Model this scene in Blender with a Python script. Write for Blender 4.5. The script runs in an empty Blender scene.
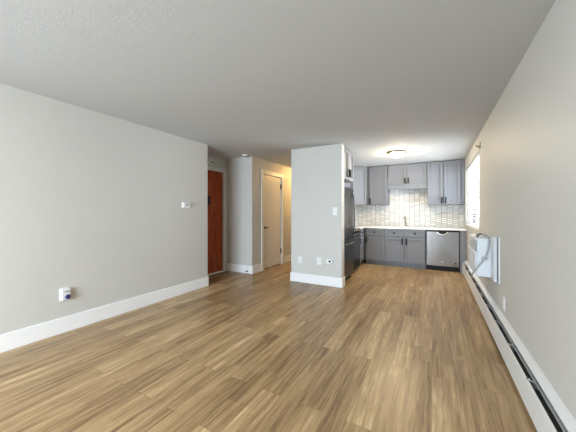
import bpy, bmesh, math, random
from mathutils import Vector, Matrix
random.seed(7)
S = bpy.context.scene
C = S.collection
PI = math.pi

# ------------------------------------------------------------------ camera
FPX = 266.0
cam_d = bpy.data.cameras.new('camera'); cam = bpy.data.objects.new('camera', cam_d); C.objects.link(cam)
cam_d.sensor_fit = 'HORIZONTAL'; cam_d.sensor_width = 36.0
cam_d.lens = FPX / 576 * 36.0
cam_d.shift_y = -3.5 / 576
cam_d.clip_start = 0.02
cam.location = (0, 0, 1.27)
cam.rotation_euler = (PI/2, 0, math.atan(146.5 / FPX))
S.camera = cam

# ------------------------------------------------------------------ world, daylight, exposure
S.view_settings.view_transform = 'Standard'
S.view_settings.look = 'None'
S.view_settings.gamma = 1.0
S.view_settings.use_curve_mapping = False
S.view_settings.exposure = 1.03
S.cycles.use_denoising = True
S.cycles.max_bounces = 10
S.cycles.diffuse_bounces = 6
S.cycles.sample_clamp_indirect = 6.0

w = bpy.data.worlds.new('world'); S.world = w; w.use_nodes = True
nt = w.node_tree; bgn = nt.nodes['Background']
bgn.inputs['Color'].default_value = (0.80, 0.90, 1.0, 1)
bgn.inputs['Strength'].default_value = 1.1

def area(name, loc, rot, sx, sy, power, col):
    l = bpy.data.lights.new(name, 'AREA'); l.shape = 'RECTANGLE'; l.size = sx; l.size_y = sy
    l.energy = power; l.color = col
    o = bpy.data.objects.new(name, l); C.objects.link(o); o.location = loc; o.rotation_euler = rot
    return o
# daylight added through an invented window behind the viewer, and the kitchen window's daylight
area('added_rear_daylight', (-1.9, -2.85, 1.30), (math.radians(62), 0, 0), 2.1, 1.9, 240, (0.74, 0.88, 1.0))
area('daylight_kitchen_window', (0.86, 5.84, 1.6), (PI/2, 0, PI/2), 1.9, 1.15, 85, (0.86, 0.93, 1.0))

# ------------------------------------------------------------------ materials
def mat(name, col, rough=0.5, metal=0.0, spec=0.5, emit=None, estr=0.0, bump=None, coat=0.0):
    m = bpy.data.materials.new(name); m.use_nodes = True
    n = m.node_tree; b = n.nodes['Principled BSDF']
    b.inputs['Base Color'].default_value = (*col, 1)
    b.inputs['Roughness'].default_value = rough
    b.inputs['Metallic'].default_value = metal
    b.inputs['Specular IOR Level'].default_value = spec
    b.inputs['Coat Weight'].default_value = coat
    if emit:
        b.inputs['Emission Color'].default_value = (*emit, 1)
        b.inputs['Emission Strength'].default_value = estr
    if bump:
        scale, dist, strength = bump
        g = n.nodes.new('ShaderNodeNewGeometry')
        t = n.nodes.new('ShaderNodeTexNoise'); t.inputs['Scale'].default_value = scale
        t.inputs['Detail'].default_value = 3
        bp = n.nodes.new('ShaderNodeBump'); bp.inputs['Distance'].default_value = dist
        bp.inputs['Strength'].default_value = strength
        n.links.new(g.outputs['Position'], t.inputs['Vector'])
        n.links.new(t.outputs['Fac'], bp.inputs['Height'])
        n.links.new(bp.outputs['Normal'], b.inputs['Normal'])
    return m

M = {}
M['wall'] = mat('wall_paint', (0.53, 0.527, 0.502), 0.55, bump=(90, 0.002, 0.25), spec=0.35)
M['ceiling'] = mat('ceiling_texture_paint', (0.52, 0.53, 0.535), 0.85, bump=(70, 0.004, 0.3), spec=0.2)
M['trim'] = mat('trim_white', (0.78, 0.79, 0.80), 0.35)
M['door_white'] = mat('door_cream_white', (0.66, 0.65, 0.61), 0.4)
M['white'] = mat('white_plastic', (0.70, 0.71, 0.70), 0.4)
M['ac_white'] = mat('air_conditioner_white', (0.62, 0.66, 0.70), 0.4)
M['heater'] = mat('heater_enamel', (0.66, 0.67, 0.67), 0.4)
M['heater_dark'] = mat('heater_fin_dark', (0.012, 0.013, 0.016), 0.6)
M['fin'] = mat('aluminium_fin', (0.75, 0.76, 0.77), 0.35, metal=1.0)
M['black'] = mat('black_metal', (0.008, 0.008, 0.009), 0.5, spec=0.2)
M['dark'] = mat('dark_plastic', (0.03, 0.03, 0.035), 0.4)
M['cab'] = mat('cabinet_grey_paint', (0.185, 0.198, 0.225), 0.5, spec=0.25)
M['counter'] = mat('quartz_white', (0.82, 0.83, 0.83), 0.2)
M['blackglass'] = mat('black_glass', (0.01, 0.01, 0.012), 0.06, coat=0.6)
M['brass'] = mat('aged_brass', (0.33, 0.24, 0.10), 0.35, metal=1.0)
M['nickel'] = mat('brushed_bronze', (0.32, 0.28, 0.21), 0.28, metal=1.0)
M['cord'] = mat('grey_cord', (0.36, 0.38, 0.39), 0.5)
M['blue'] = mat('navy_plastic', (0.015, 0.015, 0.14), 0.35)
M['grille'] = mat('grey_grille', (0.24, 0.25, 0.26), 0.5)
M['glow'] = mat('lit_frosted_glass', (0.9, 0.88, 0.8), 0.4, emit=(1.0, 0.78, 0.48), estr=125.0)
M['hall_glow'] = mat('lit_hall_glass', (0.9, 0.85, 0.7), 0.4, emit=(1.0, 0.60, 0.22), estr=85.0)
M['added_glow'] = mat('added_light_glass', (0.9, 0.85, 0.7), 0.4, emit=(1.0, 0.70, 0.36), estr=90.0)  # glow of the ceiling light added behind the viewer
M['ground'] = mat('outdoor_concrete', (0.45, 0.45, 0.43), 0.9)

def steel(name, col, rough):
    m = mat(name, col, rough, metal=1.0)
    n = m.node_tree; b = n.nodes['Principled BSDF']
    g = n.nodes.new('ShaderNodeNewGeometry'); mp = n.nodes.new('ShaderNodeMapping')
    mp.inputs['Scale'].default_value = (1, 1, 60)
    t = n.nodes.new('ShaderNodeTexNoise'); t.inputs['Scale'].default_value = 1; t.inputs['Detail'].default_value = 2
    r = n.nodes.new('ShaderNodeMapRange'); r.inputs['To Min'].default_value = rough-.02; r.inputs['To Max'].default_value = rough+.03
    n.links.new(g.outputs['Position'], mp.inputs['Vector']); n.links.new(mp.outputs[0], t.inputs['Vector'])
    n.links.new(t.outputs['Fac'], r.inputs['Value']); n.links.new(r.outputs[0], b.inputs['Roughness'])
    return m
M['steel'] = steel('stainless_steel', (0.29, 0.285, 0.285), 0.22)
M['darksteel'] = steel('dark_stainless', (0.09, 0.09, 0.093), 0.28)

def wood_door():
    m = mat('mahogany_veneer', (0.2, 0.03, 0.01), 0.5, spec=0.15)
    n = m.node_tree; b = n.nodes['Principled BSDF']
    g = n.nodes.new('ShaderNodeNewGeometry'); mp = n.nodes.new('ShaderNodeMapping')
    mp.inputs['Scale'].default_value = (14, 14, 1.1)
    t = n.nodes.new('ShaderNodeTexNoise'); t.inputs['Scale'].default_value = 2.2; t.inputs['Detail'].default_value = 7
    t.inputs['Distortion'].default_value = 0.4
    r = n.nodes.new('ShaderNodeValToRGB')
    r.color_ramp.elements[0].position = 0.3; r.color_ramp.elements[0].color = (0.19, 0.026, 0.008, 1)
    r.color_ramp.elements[1].position = 0.72; r.color_ramp.elements[1].color = (0.46, 0.105, 0.03, 1)
    n.links.new(g.outputs['Position'], mp.inputs['Vector']); n.links.new(mp.outputs[0], t.inputs['Vector'])
    n.links.new(t.outputs['Fac'], r.inputs['Fac']); n.links.new(r.outputs[0], b.inputs['Base Color'])
    return m
M['mahogany'] = wood_door()

def floor_mat():
    m = mat('vinyl_plank_floor', (0.3, 0.2, 0.1), 0.36, spec=0.42)
    n = m.node_tree; L = n.links; b = n.nodes['Principled BSDF']
    g = n.nodes.new('ShaderNodeNewGeometry')
    sep = n.nodes.new('ShaderNodeSeparateXYZ'); L.new(g.outputs['Position'], sep.inputs[0])
    def brick(length, width, off, mortar, shift=0.0):
        cb = n.nodes.new('ShaderNodeCombineXYZ')
        ad = n.nodes.new('ShaderNodeMath'); ad.operation = 'ADD'; ad.inputs[1].default_value = 20.37 + shift
        ax = n.nodes.new('ShaderNodeMath'); ax.operation = 'ADD'; ax.inputs[1].default_value = 10.05
        L.new(sep.outputs['Y'], ad.inputs[0]); L.new(sep.outputs['X'], ax.inputs[0])
        L.new(ad.outputs[0], cb.inputs['X']); L.new(ax.outputs[0], cb.inputs['Y'])
        k = n.nodes.new('ShaderNodeTexBrick')
        k.offset = off; k.offset_frequency = 2; k.squash = 1
        k.inputs['Color1'].default_value = (0, 0, 0, 1); k.inputs['Color2'].default_value = (1, 1, 1, 1)
        k.inputs['Mortar'].default_value = (0.5, 0.5, 0.5, 1)
        k.inputs['Scale'].default_value = 1; k.inputs['Mortar Size'].default_value = mortar
        k.inputs['Mortar Smooth'].default_value = 0.1; k.inputs['Bias'].default_value = 0
        k.inputs['Brick Width'].default_value = length; k.inputs['Row Height'].default_value = width
        L.new(cb.outputs[0], k.inputs['Vector'])
        return k
    k1 = brick(1.22, 0.152, 0.37, 0.0012)
    k2 = brick(0.83, 0.076, 0.41, 0.0, 0.31)
    # streaky grain, stretched along the plank and shifted per plank
    def grain(sx, sy, detail, per):
        mp = n.nodes.new('ShaderNodeMapping'); mp.inputs['Scale'].default_value = (sx, sy, 1)
        L.new(g.outputs['Position'], mp.inputs['Vector'])
        av = n.nodes.new('ShaderNodeVectorMath'); av.operation = 'ADD'
        sc = n.nodes.new('ShaderNodeVectorMath'); sc.operation = 'SCALE'; sc.inputs['Scale'].default_value = per
        L.new(k1.outputs['Color'], sc.inputs[0]); L.new(mp.outputs[0], av.inputs[0]); L.new(sc.outputs[0], av.inputs[1])
        t = n.nodes.new('ShaderNodeTexNoise'); t.inputs['Scale'].default_value = 1
        t.inputs['Detail'].default_value = detail; t.inputs['Roughness'].default_value = 0.62
        t.inputs['Distortion'].default_value = 0.6
        L.new(av.outputs[0], t.inputs['Vector']); return t
    g1 = grain(26, 1.4, 5, 37.0)
    g2 = grain(80, 4.0, 4, 91.0)
    def mul(a, f):
        x = n.nodes.new('ShaderNodeMath'); x.operation = 'MULTIPLY'; x.inputs[1].default_value = f
        L.new(a, x.inputs[0]); return x.outputs[0]
    def add(a, c):
        x = n.nodes.new('ShaderNodeMath'); x.operation = 'ADD'; L.new(a, x.inputs[0]); L.new(c, x.inputs[1]); return x.outputs[0]
    v = add(add(mul(k1.outputs['Color'], 0.16), mul(k2.outputs['Color'], 0.10)), add(mul(g1.outputs['Fac'], 0.72), mul(g2.outputs['Fac'], 0.42)))
    r = n.nodes.new('ShaderNodeValToRGB'); e = r.color_ramp.elements
    e[0].position = 0.47; e[0].color = (0.125, 0.074, 0.034, 1)
    e[1].position = 1.00; e[1].color = (0.72, 0.56, 0.34, 1)
    q = e.new(0.61); q.color = (0.255, 0.164, 0.080, 1)
    q = e.new(0.79); q.color = (0.41, 0.285, 0.150, 1)
    L.new(v, r.inputs['Fac'])
    mx = n.nodes.new('ShaderNodeMix'); mx.data_type = 'RGBA'
    mx.inputs[7].default_value = (0.10, 0.06, 0.03, 1)
    L.new(mul(k1.outputs['Fac'], 0.7), mx.inputs[0]); L.new(r.outputs[0], mx.inputs[6])
    L.new(mx.outputs[2], b.inputs['Base Color'])
    bp = n.nodes.new('ShaderNodeBump'); bp.inputs['Strength'].default_value = 0.12; bp.inputs['Distance'].default_value = 0.002
    L.new(g2.outputs['Fac'], bp.inputs['Height']); L.new(bp.outputs[0], b.inputs['Normal'])
    return m
M['floor'] = floor_mat()

def tile_mat():
    m = mat('mosaic_tile', (0.75, 0.75, 0.73), 0.15, spec=0.1)
    n = m.node_tree; L = n.links; b = n.nodes['Principled BSDF']
    g = n.nodes.new('ShaderNodeNewGeometry')
    sep = n.nodes.new('ShaderNodeSeparateXYZ'); L.new(g.outputs['Position'], sep.inputs[0])
    sm = n.nodes.new('ShaderNodeMath'); sm.operation = 'ADD'      # along either wall
    L.new(sep.outputs['X'], sm.inputs[0]); L.new(sep.outputs['Y'], sm.inputs[1])
    cb = n.nodes.new('ShaderNodeCombineXYZ'); L.new(sep.outputs['Z'], cb.inputs['X']); L.new(sm.outputs[0], cb.inputs['Y'])
    k = n.nodes.new('ShaderNodeTexBrick'); k.offset = 0.5; k.offset_frequency = 2
    k.inputs['Color1'].default_value = (0.58, 0.585, 0.575, 1); k.inputs['Color2'].default_value = (0.80, 0.80, 0.78, 1)
    k.inputs['Mortar'].default_value = (0.22, 0.215, 0.205, 1)
    k.inputs['Scale'].default_value = 1; k.inputs['Mortar Size'].default_value = 0.0042
    k.inputs['Mortar Smooth'].default_value = 0.2
    k.inputs['Brick Width'].default_value = 0.045; k.inputs['Row Height'].default_value = 0.116
    L.new(cb.outputs[0], k.inputs['Vector']); L.new(k.outputs['Color'], b.inputs['Base Color'])
    r = n.nodes.new('ShaderNodeMapRange'); r.inputs['To Min'].default_value = 0.22; r.inputs['To Max'].default_value = 0.8
    L.new(k.outputs['Fac'], r.inputs['Value']); L.new(r.outputs[0], b.inputs['Roughness'])
    bp = n.nodes.new('ShaderNodeBump'); bp.invert = True; bp.inputs['Strength'].default_value = 0.5; bp.inputs['Distance'].default_value = 0.003
    L.new(k.outputs['Fac'], bp.inputs['Height']); L.new(bp.outputs[0], b.inputs['Normal'])
    return m
M['tile'] = tile_mat()

def glass_mat():
    m = bpy.data.materials.new('window_glass'); m.use_nodes = True
    n = m.node_tree; n.nodes.remove(n.nodes['Principled BSDF']); out = n.nodes['Material Output']
    t = n.nodes.new('ShaderNodeBsdfTransparent'); gl = n.nodes.new('ShaderNodeBsdfGlossy'); gl.inputs['Roughness'].default_value = 0.02
    f = n.nodes.new('ShaderNodeFresnel'); f.inputs['IOR'].default_value = 1.45
    mx = n.nodes.new('ShaderNodeMixShader')
    n.links.new(f.outputs[0], mx.inputs[0]); n.links.new(t.outputs[0], mx.inputs[1]); n.links.new(gl.outputs[0], mx.inputs[2])
    n.links.new(mx.outputs[0], out.inputs['Surface']); return m
M['glass'] = glass_mat()
def blind_mat():
    m = mat('blind_white', (0.86, 0.87, 0.88), 0.5)
    n = m.node_tree; b = n.nodes['Principled BSDF']; out = n.nodes['Material Output']
    t = n.nodes.new('ShaderNodeBsdfTranslucent'); t.inputs['Color'].default_value = (0.9, 0.92, 0.95, 1)
    mx = n.nodes.new('ShaderNodeMixShader'); mx.inputs[0].default_value = 0.10
    n.links.new(b.outputs[0], mx.inputs[1]); n.links.new(t.outputs[0], mx.inputs[2]); n.links.new(mx.outputs[0], out.inputs['Surface'])
    return m
M['blind'] = blind_mat()

# ------------------------------------------------------------------ mesh helpers
def bx(bm, x0, x1, y0, y1, z0, z1, bevel=0.0, seg=1):
    r = bmesh.ops.create_cube(bm, size=1.0)
    vs = r['verts']
    for v in vs:
        v.co = Vector(((x0+x1)/2 + v.co.x*(x1-x0), (y0+y1)/2 + v.co.y*(y1-y0), (z0+z1)/2 + v.co.z*(z1-z0)))
    if bevel > 0:
        es = list({e for v in vs for e in v.link_edges})
        bmesh.ops.bevel(bm, geom=es, offset=bevel, segments=seg, affect='EDGES', profile=0.5)
    return bm

def lathe(bm, prof, loc=(0,0,0), seg=32, axis='Z'):
    rings = []
    loc = Vector(loc)
    def P(r, h, a):
        c, s = r*math.cos(a), r*math.sin(a)
        if axis == 'Z': return loc + Vector((c, s, h))
        if axis == 'X': return loc + Vector((h, c, s))
        return loc + Vector((c, h, s))
    for r, h in prof:
        if r < 1e-6: rings.append([bm.verts.new(P(0, h, 0))])
        else: rings.append([bm.verts.new(P(r, h, 2*PI*i/seg)) for i in range(seg)])
    for A, B in zip(rings, rings[1:]):
        for i in range(seg):
            j = (i+1) % seg
            f = [A[i % len(A)], A[j % len(A)], B[j % len(B)], B[i % len(B)]]
            u = []
            for v in f:
                if v not in u: u.append(v)
            if len(u) > 2:
                try: bm.faces.new(u)
                except ValueError: pass
    for ring in (rings[0], rings[-1]):
        if len(ring) > 2:
            try: bm.faces.new(ring)
            except ValueError: pass
    return bm

def smooth_path(pts, n=8):
    pts = [Vector(p) for p in pts]; out = []
    q = [pts[0]] + pts + [pts[-1]]
    for i in range(1, len(q)-2):
        a, b, c, d = q[i-1], q[i], q[i+1], q[i+2]
        for k in range(n):
            t = k/n
            out.append(0.5*((2*b) + (-a+c)*t + (2*a-5*b+4*c-d)*t*t + (-a+3*b-3*c+d)*t**3))
    out.append(pts[-1]); return out

def tube(bm, pts, r, seg=10, smooth=0):
    P = smooth_path(pts, smooth) if smooth else [Vector(p) for p in pts]
    prev = None; rings = []
    up = Vector((0, 0, 1))
    for i, p in enumerate(P):
        d = (P[min(i+1, len(P)-1)] - P[max(i-1, 0)]).normalized()
        if prev is None:
            n = d.cross(up)
            if n.length < 1e-3: n = d.cross(Vector((1, 0, 0)))
        else: n = prev - d*prev.dot(d)
        n.normalize(); prev = n; b = d.cross(n)
        rings.append([bm.verts.new(p + r*(n*math.cos(2*PI*k/seg) + b*math.sin(2*PI*k/seg))) for k in range(seg)])
    for A, B in zip(rings, rings[1:]):
        for i in range(seg): bm.faces.new([A[i], A[(i+1) % seg], B[(i+1) % seg], B[i]])
    bm.faces.new(rings[0]); bm.faces.new(rings[-1]); return bm

def prism(bm, poly, a, b, axis):
    """extrude a closed 2D outline from a to b along the axis"""
    def P(u, v, h): return {'X': (h, u, v), 'Y': (u, h, v), 'Z': (u, v, h)}[axis]
    A = [bm.verts.new(P(u, v, a)) for u, v in poly]; B = [bm.verts.new(P(u, v, b)) for u, v in poly]
    n = len(poly)
    for i in range(n): bm.faces.new([A[i], A[(i+1) % n], B[(i+1) % n], B[i]])
    bm.faces.new(A); bm.faces.new(B); return bm

def obj(name, bm, m, parent=None, smooth=False, **props):
    bmesh.ops.recalc_face_normals(bm, faces=bm.faces)
    me = bpy.data.meshes.new(name); bm.to_mesh(me); bm.free()
    me.materials.append(m)
    if smooth:
        for p in me.polygons: p.use_smooth = True
    o = bpy.data.objects.new(name, me); C.objects.link(o)
    if parent is not None: o.parent = parent
    for k, v in props.items(): o[k] = v
    return o
B = bmesh.new
def struct(name, bm, m, parent=None):
    o = obj(name, bm, m, parent); 
    if parent is None: o['kind'] = 'structure'
    return o
def thing(name, label, cat, loc=(0,0,0), rotz=0, group=None):
    o = bpy.data.objects.new(name, None); o.empty_display_size = 0.1; C.objects.link(o)
    o.location = loc; o.rotation_euler = (0, 0, rotz); o['label'] = label; o['category'] = cat
    if group: o['group'] = group
    return o

# ------------------------------------------------------------------ dimensions
H = 2.44
XL, XR = -3.44, 0.585           # living-room side walls
YK = 7.29                       # kitchen back wall
YP = 4.37                       # partition face
XP0, XP1 = -2.34, -1.372
XK = -2.19                      # kitchen left wall
XE = -4.00                      # entry door wall
YS = 4.455                      # wall between entry and hall door
XC = -3.30                      # hall wall with white door
YR = -2.45                      # rear wall
YH = 8.2                        # hall end

# ------------------------------------------------------------------ structure
struct('floor', bx(B(), -4.3, 0.9, -2.7, 8.5, -0.12, 0), M['floor'])
struct('ceiling', bx(B(), -4.3, 0.9, -2.7, 8.5, H, H+0.12), M['ceiling'])
struct('ground', bx(B(), -14, 14, -16, 20, -0.32, -0.2), M['ground'])

bm = B(); bx(bm, -3.59, XL, -2.6, 3.36, 0, H); bx(bm, -4.12, -3.59, 3.21, 3.36, 0, H)
struct('wall_left', bm, M['wall'])

WY0, WY1, WZ0, WZ1 = 4.87, 6.85, 1.0, 2.20
bm = B()
bx(bm, XR, XR+.15, -2.6, WY0, 0, H); bx(bm, XR, XR+.15, WY1, 7.44, 0, H)
bx(bm, XR, XR+.15, WY0, WY1, 0, WZ0); bx(bm, XR, XR+.15, WY0, WY1, WZ1, H)
struct('wall_right', bm, M['wall'])
struct('wall_back', bx(B(), XK, XR, YK, YK+.15, 0, H), M['wall'])
struct('wall_kitchen_left', bx(B(), XP0, XK, 4.52, YH, 0, H), M['wall'])
struct('wall_partition', bx(B(), XP0, XP1, YP, 4.52, 0, H, 0.006, 2), M['wall'])

DY0, DY1, DZ = 3.45, 4.36, 2.13       # entry door opening
bm = B()
bx(bm, XE-.12, XE, 3.36, DY0, 0, H); bx(bm, XE-.12, XE, DY0, DY1, DZ, H); bx(bm, XE-.12, XE, DY1, YS, 0, H)
struct('wall_entry', bm, M['wall'])
bm = B()
bx(bm, XE-.12, XC, YS, YS+.12, 0, H)
struct('wall_entry_side', bm, M['wall'])
CY0, CY1, CZ = 4.875, 5.665, 2.12     # hall white door opening
bm = B()
bx(bm, XC-.12, XC, YS+.12, CY0, 0, H); bx(bm, XC-.12, XC, CY0, CY1, CZ, H); bx(bm, XC-.12, XC, CY1, YH, 0, H)
struct('wall_hall', bm, M['wall'])
struct('wall_closet', bx(B(), -4.3, -4.2, YS+.12, YH, 0, H), M['wall'])  # unseen closet wall, added to stop light leaking under the hall door
struct('wall_hall_end', bx(B(), -4.3, XP0+.15, YH, YH+.12, 0, H), M['wall'])
RX0, RX1, RZ0, RZ1 = -2.95, -0.85, 0.2, 2.05
bm = B()
bx(bm, XL-.15, RX0, YR-.15, YR, 0, H); bx(bm, RX1, XR+.15, YR-.15, YR, 0, H)
bx(bm, RX0, RX1, YR-.15, YR, 0, RZ0); bx(bm, RX0, RX1, YR-.15, YR, RZ1, H)
struct('wall_rear', bm, M['wall'])

# unseen rear window (behind the viewer), added to bring daylight in
bm = B()
for a, b_ in ((RX0, RX0+.06), (-1.93, -1.87), (RX1-.06, RX1)): bx(bm, a, b_, YR-.11, YR-.05, RZ0, RZ1)
bx(bm, RX0, RX1, YR-.11, YR-.05, RZ0, RZ0+.06); bx(bm, RX0, RX1, YR-.11, YR-.05, RZ1-.06, RZ1)
wr = struct('window_added', bm, M['trim'])
obj('pane', bx(B(), RX0+.05, RX1-.05, YR-.083, YR-.077, RZ0+.05, RZ1-.05), M['glass'], wr)

# kitchen window: sash, glass, sill
bm = B(); xa, xb = XR+.08, XR+.13
for a, b_ in ((WY0, WY0+.05), (5.835, 5.885), (WY1-.05, WY1)): bx(bm, xa, xb, a, b_, WZ0, WZ1)
bx(bm, xa, xb, WY0, WY1, WZ0, WZ0+.05); bx(bm, xa, xb, WY0, WY1, WZ1-.05, WZ1)
wk = struct('window_1', bm, M['trim'])
obj('pane', bx(B(), xa+.02, xa+.026, WY0+.04, WY1-.04, WZ0+.04, WZ1-.04), M['glass'], wk)
obj('window_sill', bx(B(), XR+.0, xa, WY0, WY1, WZ0, WZ0+.012, .002), M['trim'], wk)

# baseboards (.165 tall, with a small cap bevel)
def board(name, x0, x1, y0, y1, extra=None):
    bm = bx(B(), x0, x1, y0, y1, 0, 0.165, 0.004)
    for e in (extra or []): bx(bm, *e, 0, 0.165, 0.004)
    return struct(name, bm, M['trim'])
T = 0.015
board('baseboard_left', XL, XL+T, YR, 3.36+T, [(-3.9, XL, 3.36, 3.36+T)])
board('baseboard_partition', XP0-T, XP1+T, YP-T, YP, [(XP1, XP1+T, YP, 4.52), (XP0-T, XP0, YP, 5.9)])
board('baseboard_entry', XE+.03, XC+T, YS-T, YS, [(XC, XC+T, YS, CY0-.1)])
board('baseboard_hall', XC, XC+T, CY1+.1, YH)
# threshold strip beneath entry door
struct('trim_1', bx(B(), XE-.02, XE+.03, DY0, DY1, 0, .014, .004), M['door_white'])

# ---- entry door (structure): slab, casing, hinges, viewer
d1 = struct('door_1', bx(B(), XE-.06, XE-.02, DY0+.004, DY1-.004, .016, DZ-.004, .002), M['mahogany'])
bm = B(); bx(bm, XE, XE+.02, DY1, YS-.002, 0, DZ+.085, .004); bx(bm, XE, XE+.02, DY0-.085, DY0, 0, DZ+.085, .004)
bx(bm, XE, XE+.02, DY0, DY1, DZ, DZ+.085, .004)
obj('door_casing', bm, M['door_white'], d1)
for z in (.28, 1.15, 1.93):
    bm = B(); lathe(bm, [(.009, -.055), (.009, .055)], (XE-.006, DY1-.012, z), 12)
    obj('hinge', bm, M['nickel'], d1)
bm = B(); bx(bm, XE-.02, XE-.002, 3.86, 3.99, 1.43, 1.61, .006); lathe(bm, [(.016, 0), (.016, .012), (.010, .014), (0, .014)], (XE-.003, 3.925, 1.52), 20, 'X')
obj('door_viewer', bm, M['black'], d1, label='black rectangular door viewer plate')
bm = B(); lathe(bm, [(.03, 0), (.03, .008), (.012, .012), (.012, .04), (.026, .046), (.026, .066), (0, .07)], (XE-.02, DY0+.07, 1.0), 20, 'X')
obj('door_knob', bm, M['nickel'], d1, True)

# ---- white hall door
d2 = struct('door_2', bx(B(), XC-.05, XC-.012, CY0+.004, CY1-.004, .022, CZ-.006, .002), M['door_white'])
bm = B()
for a, b_, c, d in ((CY0-.095, CY0, 0, CZ+.095), (CY1, CY1+.095, 0, CZ+.095), (CY0, CY1, CZ, CZ+.095)):
    bx(bm, XC, XC+.02, a, b_, c, d, .005)
obj('door_casing', bm, M['door_white'], d2)
for z in (.33, 1.9):
    bm = B(); bx(bm, XC-.012, XC-.006, CY1-.045, CY1-.006, z-.06, z+.06, .002); lathe(bm, [(.009, -.062), (.009, .062)], (XC-.003, CY1-.01, z), 12)
    obj('hinge', bm, M['black'], d2)
bm = B(); lathe(bm, [(.028, 0), (.028, .008), (.012, .01), (.012, .045), (0, .045)], (XC-.012, CY0+.075, .93), 20, 'X')
bx(bm, XC+.022, XC+.036, CY0+.065, CY0+.185, .921, .939, .004)
obj('door_lever', bm, M['black'], d2)


# ------------------------------------------------------------------ cabinets
def shaker(bm, x0, x1, z0, z1, y=0.0, rail=0.06, t=0.022):
    """door face occupying local y-t .. y, recessed centre panel"""
    bx(bm, x0, x0+rail, y-t, y, z0, z1, .0015); bx(bm, x1-rail, x1, y-t, y, z0, z1, .0015)
    bx(bm, x0+rail, x1-rail, y-t, y, z0, z0+rail, .0015); bx(bm, x0+rail, x1-rail, y-t, y, z1-rail, z1, .0015)
    bx(bm, x0+rail, x1-rail, y-t+.019, y, z0+rail, z1-rail)
    return bm
def pull(x, z, parent, ln=.145):
    bm = B()
    tube(bm, [(x, -.02, z-ln/2+.015), (x, -.05, z-ln/2+.015)], .005, 8); tube(bm, [(x, -.02, z+ln/2-.015), (x, -.05, z+ln/2-.015)], .005, 8)
    bx(bm, x-.015, x+.015, -.060, -.044, z-ln/2, z+ln/2, .003)
    obj('handle', bm, M['black'], parent)
def knob(x, z, parent):
    bm = B(); lathe(bm, [(.007, -.019), (.007, -.034), (.020, -.038), (.020, -.046), (0, -.05)], (x, 0, z), 16, 'Y')
    obj('knob', bm, M['black'], parent, True)

def base_cabinet(name, label, cat, loc, rotz, w, doors, drawers, depth=.60, side=None):
    t = thing(name, label, cat, loc, rotz)
    obj('carcass', bx(B(), 0, w, .02, depth, .10, .887), M['cab'], t)
    obj('toe_kick', bx(B(), 0, w, .045, .07, 0, .10), M['cab'], t)
    g = .014
    n = len(doors)
    for i, hs in enumerate(doors):
        a, b_ = w*i/n + (.012 if i == 0 else g/2), w*(i+1)/n - (.012 if i == n-1 else g/2)
        d = obj('door', shaker(B(), a, b_, .115, .692), M['cab'], t)
        pull(b_-.035 if hs == 'R' else a+.035, .605, d)
    n = drawers
    for i in range(n):
        a, b_ = w*i/n + (.012 if i == 0 else g/2), w*(i+1)/n - (.012 if i == n-1 else g/2)
        d = obj('drawer', shaker(B(), a, b_, .710, .874, rail=.04), M['cab'], t)
        knob((a+b_)/2, .792, d)
    return t

def wall_cabinet(name, label, loc, rotz, w, z0, z1, doors, depth=.33, valance=0, rail=.06, hlen=.145, hz=None):
    t = thing(name, label, 'cabinet', loc, rotz)
    obj('carcass', bx(B(), 0, w, .02, depth, z0, z1), M['cab'], t)
    n = len(doors); g = .014; zb = z0+.006
    for i, hs in enumerate(doors):
        a, b_ = w*i/n + (.012 if i == 0 else g/2), w*(i+1)/n - (.012 if i == n-1 else g/2)
        d = obj('door', shaker(B(), a, b_, zb, z1-.012, rail=rail), M['cab'], t)
        if hs in 'LR': pull(b_-.03 if hs == 'R' else a+.03, (hz or zb+.11), d, hlen)
    if valance:
        obj('valance', bx(B(), 0, w, 0, .02, z0-valance, z0, .001), M['cab'], t)
    return t

YB = 6.68
base_cabinet('base_cabinet', 'single-door grey base cabinet with one drawer, left of the sink cabinet', 'cabinet', (-1.50, YB, 0), 0, .45, ['L'], 1)
base_cabinet('base_cabinet', 'wide grey sink base cabinet with paired doors and two black knobs', 'cabinet', (-1.05, YB, 0), 0, .88, ['R', 'L'], 2)
# left run beside the range, facing the window
base_cabinet('base_cabinet', 'narrow grey base cabinet between the black range and kitchen corner', 'cabinet', (-1.54, 6.12, 0), PI/2, .53, ['L'], 1, depth=.62)
# finished end panel by the dishwasher
ep = obj('end_panel', bx(B(), .475, .575, YB-.02, YB+.58, 0, .887, .001), M['cab'])
ep['label'] = 'tall thin grey end panel between the dishwasher and the window wall'; ep['category'] = 'panel'

# worktop: L shape
bm = prism(B(), [(-2.18, 6.115), (-1.515, 6.115), (-1.515, YB-.028), (.580, YB-.028), (.580, YK-.001), (-2.18, YK-.001)], .889, .930, 'Z')
ct = obj('worktop', bm, M['counter']); ct['label'] = 'white quartz worktop running along the grey base cabinets'; ct['category'] = 'worktop'

# backsplash tiles on the two kitchen walls (thin slab on the wall)
struct('trim_2', bx(B(), XK, XR, YK-.009, YK, .932, 2.0), M['tile'])
struct('trim_3', bx(B(), XK, XK+.009, 5.3, YK-.009, .932, 1.5), M['tile'])

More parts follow.
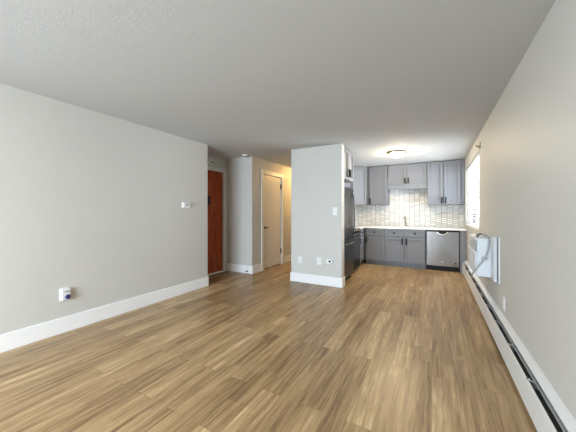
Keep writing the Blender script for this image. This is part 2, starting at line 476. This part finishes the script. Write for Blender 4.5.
# wall cabinets on the back wall
YU = 6.95; ZU = 2.432
wall_cabinet('wall_cabinet', 'grey single-door wall cabinet between the angled corner cabinet and the short one over the sink', (-1.47, YU, 0), 0, .455, 1.465, ZU, ['L'], hz=1.56)
wall_cabinet('wall_cabinet', 'short grey wall cabinet above the sink with two doors and a valance', (-1.013, YU, 0), 0, .86, 1.955, ZU, ['R', 'L'], valance=.12, rail=.05, hz=2.03, hlen=.13)
wall_cabinet('wall_cabinet', 'tall grey two-door wall cabinet above the dishwasher next to the window', (-.151, YU, 0), 0, .665, 1.445, ZU, ['R', 'L'], hz=1.545)
fp = obj('filler_strip', bx(B(), .516, .583, YU-.004, YU+.33, 1.445, ZU), M['cab'])
fp['label'] = 'narrow grey filler strip between the tall wall cabinet and the window wall'; fp['category'] = 'filler'
fp = obj('filler_strip', bx(B(), -1.534, -1.472, YU+.004, YU+.33, 1.465, ZU), M['cab'])
fp['label'] = 'narrow grey filler strip beside the angled corner wall cabinet'; fp['category'] = 'filler'
# diagonal corner wall cabinet
t = thing('corner_cabinet', 'angled corner wall cabinet with a pale lit door, above the worktop corner', 'cabinet')
Ax, Ay, Bx_, By_ = -1.83, 6.66, -1.537, 6.953
bm = prism(B(), [(XK+.01, Ay), (Ax, Ay), (Bx_, By_), (Bx_, YK-.01), (XK+.01, YK-.01)], 1.465, ZU, 'Z')
obj('carcass', bm, M['cab'], t)
wd = math.hypot(Bx_-Ax, By_-Ay)
bm = shaker(B(), .008, wd-.008, 1.472, ZU-.012, rail=.055)
bm.transform(Matrix.Translation((Ax, Ay, 0)) @ Matrix.Rotation(PI/4, 4, 'Z'))
obj('door', bm, M['cab'], t)
# left-run wall cabinet over the range and the one over the fridge (facing the window)
wall_cabinet('wall_cabinet', 'grey wall cabinet over the range, mostly hidden behind the fridge', (-1.85, 5.30, 0), PI/2, 1.35, 1.66, ZU, ['R', 'L'], depth=.32)
wall_cabinet('wall_cabinet', 'grey cabinet over the refrigerator with a black bar handle', (-1.43, 4.55, 0), PI/2, .70, 1.87, ZU, ['R', 'L'], depth=.74, hz=2.0, rail=.05)

# ------------------------------------------------------------------ dishwasher
t = thing('dishwasher', 'stainless steel dishwasher under the worktop with curved pocket handle', 'dishwasher', (-.165, YB, 0))
WD = .632
obj('body', bx(B(), 0, WD, .0, .56, .10, .886), M['dark'], t)
obj('kick_plate', bx(B(), 0, WD, .03, .05, 0, .10), M['black'], t)
dr = obj('door', bx(B(), .012, WD-.012, -.045, -.001, .11, .854, .006, 2), M['steel'], t)
obj('control_strip', bx(B(), .02, WD-.02, -.035, -.001, .857, .884, .002), M['black'], t)
bm = B(); pts = [(WD/2-.105+.21*i/12, -.056-.010*math.sin(PI*i/12), .838-.050*math.sin(PI*i/12)) for i in range(13)]
tube(bm, pts, .012, 10); obj('handle', bm, M['fin'], dr, True, label='bright curved steel handle')
bm = B(); bx(bm, WD/2-.075, WD/2+.075, -.047, -.045, .808, .850, .0)
obj('handle_pocket', bm, M['black'], dr)
bm = B(); bx(bm, WD/2-.025, WD/2+.025, -.0465, -.045, .20, .208); obj('badge', bm, M['white'], dr)
bm = B(); bx(bm, WD-.09, WD-.062, -.0465, -.045, .175, .203); obj('sticker', bm, M['black'], dr)

# ------------------------------------------------------------------ refrigerator
t = thing('refrigerator', 'dark stainless refrigerator standing behind the partition wall, freezer drawer below', 'refrigerator', (-1.43, 4.55, 0), PI/2)
W = .68
obj('body', bx(B(), 0, W, .04, .72, .03, 1.72, .004), M['dark'], t)
d = obj('door', bx(B(), .003, W-.003, -.03, .035, .775, 1.735, .010, 2), M['darksteel'], t)
bm = B(); hx = W-.10; pts = [(hx, -.03, .83), (hx, -.05, .86), (hx, -.068, 1.0), (hx, -.078, 1.22), (hx, -.068, 1.46), (hx, -.05, 1.60), (hx, -.03, 1.63)]
tube(bm, pts, .012, 10, 5); obj('handle', bm, M['darksteel'], d, True, label='bowed vertical steel bar handle')
d = obj('freezer_drawer', bx(B(), .003, W-.003, -.03, .035, .075, .765, .010, 2), M['darksteel'], t)
bm = B(); pts = [(.05, -.03, .70), (.08, -.065, .70), (W/2, -.08, .70), (W-.08, -.065, .70), (W-.05, -.03, .70)]
tube(bm, pts, .012, 10, 5); obj('handle', bm, M['steel'], d, True, label='bright horizontal steel bar handle')
obj('kick_plate', bx(B(), .01, W-.01, .02, .04, 0, .07), M['black'], t)
obj('hinge_cover', bx(B(), .02, .09, .0, .08, 1.72, 1.752, .004), M['dark'], t)

# ------------------------------------------------------------------ range
t = thing('range', 'black freestanding range between the refrigerator and the corner base cabinet', 'range', (-1.50, 5.335, 0), PI/2)
W = .76
obj('body', bx(B(), 0, W, .02, .63, .04, .900, .002), M['dark'], t)
obj('cooktop', bx(B(), 0, W, -.02, .63, .900, .918, .004), M['blackglass'], t)
obj('control_panel', prism(B(), [(-.035, .80), (-.02, .899), (.02, .899), (.02, .80)], 0, W, 'X'), M['steel'], t)
for i in range(5):
    bm = B(); lathe(bm, [(.021, -.028), (.021, -.048), (.018, -.055), (0, -.055)], (.12+.13*i, 0, .85), 16, 'Y')
    obj('knob', bm, M['black'], t, True)
d = obj('oven_door', bx(B(), .005, W-.005, -.025, .018, .25, .79, .006, 2), M['blackglass'], t)
bm = B(); tube(bm, [(.06, -.02, .74), (.06, -.065, .74)], .008, 8); tube(bm, [(W-.06, -.02, .74), (W-.06, -.065, .74)], .008, 8)
tube(bm, [(.04, -.065, .74), (W-.04, -.065, .74)], .012, 10); obj('handle', bm, M['steel'], d)
obj('storage_drawer', bx(B(), .005, W-.005, -.02, .018, .075, .24, .006, 2), M['black'], t)
for i, (x, y, r) in enumerate(((.2, .18, .09), (.56, .18, .11), (.2, .45, .11), (.56, .45, .09))):
    bm = B(); lathe(bm, [(r-.006, 0), (r-.006, .002), (r, .002), (r, 0)], (x, y, .9175), 28)
    obj('burner', bm, M['dark'], t)

# ------------------------------------------------------------------ faucet
t = thing('faucet', 'small bronze faucet standing on the worktop behind the sink', 'faucet', (-.62, 7.12, .930))
bm = B(); lathe(bm, [(.028, 0), (.028, .01), (.017, .02), (.016, .09), (.019, .10), (0, .11)], (0, 0, 0), 20)
obj('body', bm, M['nickel'], t, True)
bm = B(); tube(bm, [(0, 0, .09), (0, 0, .18), (-.005, -.03, .225), (-.012, -.08, .232), (-.018, -.115, .20), (-.02, -.125, .17)], .012, 10, 5)
obj('spout', bm, M['nickel'], t, True)
bm = B(); tube(bm, [(0, 0, .10), (-.035, -.01, .13), (-.05, -.02, .135)], .008, 8); obj('lever', bm, M['nickel'], t)

# ------------------------------------------------------------------ ceiling lights
def ceiling_light(label, x, y, r, glow, name='ceiling_light'):
    t = thing(name, label, 'light', (x, y, H))
    bm = B(); lathe(bm, [(r*.55, 0), (r*.98, -.006), (r*1.04, -.022), (r*1.02, -.032), (r*.93, -.034)], (0, 0, 0), 40)
    obj('rim', bm, M['brass'], t, True)
    bm = B(); lathe(bm, [(r*.78, -.030), (r*.79, -.042), (r*.75, -.062), (r*.62, -.084), (r*.42, -.099), (r*.2, -.106), (0, -.108)], (0, 0, 0), 40)
    obj('glass_bowl', bm, glow, t, True)
    bm = B(); lathe(bm, [(.010, -.104), (.012, -.114), (.006, -.124), (0, -.130)], (0, 0, 0), 16)
    obj('finial', bm, M['brass'], t, True)
    return t
ceiling_light('lit flush ceiling light with brass rim and frosted bowl in the kitchen', -.635, 5.5, .155, M['glow'])
ceiling_light('warm flush ceiling light added out of view behind the viewer', -1.45, -1.15, .17, M['added_glow'])  # unseen fixture, added to warm the upper walls
ceiling_light('warm lit flush ceiling light in the hallway behind the partition', -2.82, 6.5, .15, M['hall_glow'])

# smoke detector
t = thing('smoke_detector', 'round white smoke detector on the ceiling above the entry corner', 'smoke detector', (-3.36, 4.30, H))
bm = B(); lathe(bm, [(.062, 0), (.064, -.012), (.056, -.030), (.03, -.036), (0, -.036)], (0, 0, 0), 28); obj('housing', bm, M['white'], t, True)
bm = B(); lathe(bm, [(.030, -.036), (.028, -.041), (0, -.041)], (0, 0, 0), 20); obj('vent', bm, M['dark'], t)

# ------------------------------------------------------------------ window blind and bracket
t = thing('window_blind', 'white horizontal slat blind hanging in the bright kitchen window', 'blind', (XR+.045, 0, 0))
obj('headrail', bx(B(), -.025, .025, WY0+.01, WY1-.01, WZ1-.045, WZ1-.003, .003), M['trim'], t)
nsl = 24; pitch = (WZ1-.06-WZ0-.05)/nsl
for i in range(nsl):
    z = WZ0+.055+pitch*(i+.5)
    bm = B(); bx(bm, -.024, .024, WY0+.012, WY1-.012, -.0012, .0012)
    bm.transform(Matrix.Translation((0, 0, z)) @ Matrix.Rotation(math.radians(15), 4, 'Y'))
    obj('slat', bm, M['blind'], t)
obj('bottom_rail', bx(B(), -.024, .024, WY0+.012, WY1-.012, WZ0+.016, WZ0+.036, .003), M['trim'], t)
for y in (5.2, 5.84, 6.5):
    bm = B(); bx(bm, -.028, -.0265, y-.012, y+.012, WZ0+.03, WZ1-.04); obj('ladder_tape', bm, M['trim'], t)
bm = B(); tube(bm, [(-.032, WY0+.28, WZ1-.05), (-.034, WY0+.28, 1.62)], .004, 6); obj('wand', bm, M['cord'], t)

t = thing('curtain_bracket', 'small dark bracket screwed above the near corner of the kitchen window', 'bracket', (XR, 4.76, 2.245))
obj('plate', bx(B(), -.012, 0, -.035, .035, -.045, .045, .003), M['nickel'], t)
bm = B(); tube(bm, [(-.010, 0, -.01), (-.04, 0, -.005), (-.05, 0, .02)], .011, 8, 4); obj('arm', bm, M['nickel'], t, True)

# ------------------------------------------------------------------ baseboard heater along right wall
t = thing('baseboard_heater', 'long white baseboard heater with open dark fin slot along the right wall', 'heater')
HY0, HY1 = -1.6, 6.60
# back plate and sloping hood
bm = prism(B(), [(XR, .02), (XR-.006, .02), (XR-.006, .245), (XR-.030, .232), (XR-.032, .238), (XR-.005, .272), (XR, .285)], HY0, HY1, 'Y')
obj('back_panel', bm, M['heater'], t)
bm = prism(B(), [(.516, .035), (.512, .03), (.508, .035), (.508, .206), (.512, .216), (.517, .216), (.513, .204), (.513, .04)], HY0, HY1, 'Y')
obj('front_panel', bm, M['heater'], t)
bm = prism(B(), [(.543, .214), (.545, .214), (.548, .228), (.546, .229)], HY0+.01, HY1-.03, 'Y')
obj('damper', bm, M['grille'], t)
bm = B(); bx(bm, .512, XR-.008, HY0+.02, HY1-.03, .08, .16)
obj('fin_element', bm, M['heater_dark'], t)
bm = B(); tube(bm, [(.545, HY0+.02, .135), (.545, HY1-.03, .135)], .014, 10); obj('pipe', bm, M['brass'], t)
y = 1.2
for i in range(11):
    bm = B(); yy = 1.15+.52*i
    bx(bm, .511, XR-.008, yy, yy+.012, .172, .215, .001); bx(bm, .511, .53, yy, yy+.03, .200, .216, .001)
    obj('hanger_clip', bm, M['fin'], t)
for y0, y1 in ((HY1-.03, HY1), (HY0, HY0+.03)):
    bm = prism(B(), [(XR, 0), (.505, 0), (.505, .205), (.515, .225), (XR-.004, .286), (XR, .286)], y0, y1, 'Y')
    obj('end_cap', bm, M['heater'], t)
struct('baseboard_right', bx(B(), XR-.012, XR, YR, HY0, 0, .165, .003), M['trim'])

# ------------------------------------------------------------------ through-wall air conditioner
t = thing('air_conditioner', 'white through-wall air conditioner below the window with grey cord draped over it', 'air conditioner', (XR, 0, 0))
ax0, ay0, ay1, az0, az1 = -.165, 3.75, 4.42, .53, .975
obj('cabinet', bx(B(), ax0+.012, 0, ay0, ay1, az0, az1, .012, 3), M['ac_white'], t)
fr = obj('front_panel', bx(B(), ax0-.006, ax0+.012, ay0+.01, ay1-.01, az0+.01, az1-.175, .006, 2), M['ac_white'], t)
bm = B(); bx(bm, ax0-.018, ax0+.012, ay0+.005, ay1-.005, az1-.19, az1-.150, .010, 3); obj('front_lip', bm, M['ac_white'], t)
g = obj('grille', bx(B(), ax0+.004, ax0+.0125, ay0+.03, ay1-.03, az1-.145, az1-.03), M['grille'], t)
for i in range(7):
    z = az1-.135+.016*i
    bm = B(); bx(bm, ax0-.004, ax0+.006, ay0+.03, ay1-.03, z, z+.005)
    obj('louvre', bm, M['ac_white'], g)
bm = B(); bx(bm, ax0-.004, ax0+.0125, ay0+.008, ay1-.008, az1-.028, az1-.006, .004, 2); obj('top_lip', bm, M['ac_white'], t)
# groove lines on the near side
for i in range(3):
    x = -.125+.03*i
    bm = B(); bx(bm, x, x+.004, ay0-.003, ay0+.001, az0+.12, az1-.08); obj('side_rib', bm, M['ac_white'], t)
# wall sleeve frame around it
bm = B(); bx(bm, -.030, 0, 3.54, 3.72, .53, 1.01, .004, 2); obj('sleeve_flange', bm, M['ac_white'], t)
bm = B(); bx(bm, -.006, 0, 3.45, 3.54, .54, 1.01); obj('shadow_strip', bm, M['dark'], t)  # dark strip standing in for the flange's shadow
bm = B(); bx(bm, -.010, 0, 3.41, 3.45, .54, 1.015, .003, 2); obj('sleeve_edge', bm, M['ac_white'], t)
# cord
bm = B()
cp = [(-.12, 4.10, az1+.010), (-.13, 3.90, az1+.035), (-.085, 3.78, az1+.04), (-.052, 3.73, az1+.005), (-.050, 3.725, az1-.07), (-.065, 3.725, az1-.16),
      (-.105, 3.725, az1-.25), (-.150, 3.73, az1-.33), (-.190, 3.80, az1-.42), (-.16, 4.20, .42), (-.08, 4.75, .30), (-.05, 4.95, .236)]
tube(bm, cp, .0085, 8, 6); obj('power_cord', bm, M['cord'], t, True, label='grey power cord')
bm = B(); bx(bm, -.115, -.07, 3.700, 3.722, .735, .765, .004); obj('cord_plug', bm, M['cord'], t)
bm = B(); tube(bm, [(-.14, 3.85, az1+.0), (-.12, 3.82, az1+.045), (-.07, 3.79, az1+.025), (-.035, 3.77, az1+.0)], .0075, 8, 4); obj('lift_loop', bm, M['dark'], t, True)

# ------------------------------------------------------------------ wall plates
def plate(label, cat, name, loc, rotz, w, h, kind, group=None):
    """faces local -y"""
    t = thing(name, label, cat, loc, rotz)
    obj('cover_plate', bx(B(), -w/2, w/2, -.006, 0, -h/2, h/2, .003, 2), M['white'], t)
    if kind == 'outlet':
        for s in (-1, 1):
            bm = B(); bx(bm, -.017, .017, -.009, -.005, s*.022-.015, s*.022+.015, .004, 2)
            rc = obj('receptacle', bm, M['white'], t)
            bm = B(); bx(bm, -.008, -.005, -.0095, -.0085, s*.022-.004, s*.022+.007); bx(bm, .005, .008, -.0095, -.0085, s*.022-.004, s*.022+.007)
            bx(bm, -.002, .002, -.0095, -.0085, s*.022-.011, s*.022-.007); obj('slot', bm, M['dark'], rc)
    elif kind == 'switch':
        obj('rocker', bx(B(), -.017, .017, -.010, -.005, -.033, .033, .003, 2), M['white'], t)
    elif kind == 'cable':
        bm = B(); lathe(bm, [(.018, -.005), (.018, -.011), (.012, -.012), (.012, -.022), (0, -.022)], (0, 0, 0), 16, 'Y'); obj('jack', bm, M['black'], t)
        bm = B(); tube(bm, [(.02, -.008, .030), (.050, -.016, .028), (.068, -.018, .0), (.050, -.016, -.028), (.02, -.008, -.03)], .005, 8, 5)
        obj('cable_loop', bm, M['cord'], t, True)
    return t
plate('white rocker light switch at shoulder height on the partition wall', 'switch', 'light_switch', (-1.488, YP, 1.29), 0, .08, .135, 'switch')
plate('white outlet low on the partition wall, nearest the hallway', 'outlet', 'wall_outlet', (-2.155, YP, .405), 0, .08, .12, 'outlet')
plate('white outlet low on the partition wall, middle of the three plates', 'outlet', 'wall_outlet', (-1.78, YP, .415), 0, .085, .13, 'outlet')
plate('white wall plate with black jack and grey cable loop on the partition wall', 'outlet', 'cable_plate', (-1.585, YP, .425), 0, .12, .085, 'cable')
plate('white outlet on the right wall just above the baseboard heater', 'outlet', 'wall_outlet', (XR, 3.23, .40), -PI/2, .085, .13, 'outlet')
t = plate('white outlet cover on the left wall behind the plug-in night light', 'outlet', 'wall_outlet', (XL, 1.325, .405), PI/2, .085, .14, 'outlet')
nl = thing('night_light', 'small white plug-in night light with a navy dial in the left wall outlet', 'plug-in', (XL+.0098, 1.335, .405), PI/2)
bm = B(); bx(bm, -.038, .038, -.022, 0, -.058, .058, .006, 2); obj('housing', bm, M['white'], nl)
bm = B(); lathe(bm, [(.018, 0), (.024, -.006), (.024, -.014), (.0, -.018)], (.008, -.021, -.026), 16, 'Y'); obj('dial', bm, M['blue'], nl, True, label='navy blue dial')
bm = B(); bx(bm, -.018, .028, -.025, -.021, .022, .034, .001); obj('vent', bm, M['grille'], nl)

t = thing('thermostat', 'white wall thermostat on the left wall near the entry opening', 'thermostat', (XL, 2.895, 1.385), PI/2)
obj('back_plate', bx(B(), -.075, .075, -.006, 0, -.045, .045, .002), M['white'], t)
obj('housing', bx(B(), -.065, .055, -.032, -.006, -.042, .042, .006, 2), M['white'], t)
obj('screen', bx(B(), -.01, .03, -.0335, -.031, -.008, .024), M['grille'], t)

t = thing('door_chime', 'white door chime box high on the wall above the red wood door', 'chime', (XE, 3.98, 2.305), PI/2)
obj('housing', bx(B(), -.09, .06, -.045, 0, -.055, .055, .006, 2), M['white'], t)
obj('speaker_slot', bx(B(), -.01, .045, -.047, -.044, -.03, -.002), M['black'], t)

t = thing('door_stop', 'small black door stop on the baseboard beside the entry', 'door stop', (-3.40, YS-T, .055))
bm = B(); lathe(bm, [(.014, 0), (.014, -.006), (.006, -.008), (.006, -.055), (.012, -.057), (.012, -.072), (0, -.074)], (0, 0, 0), 14, 'Y'); obj('post', bm, M['black'], t, True)
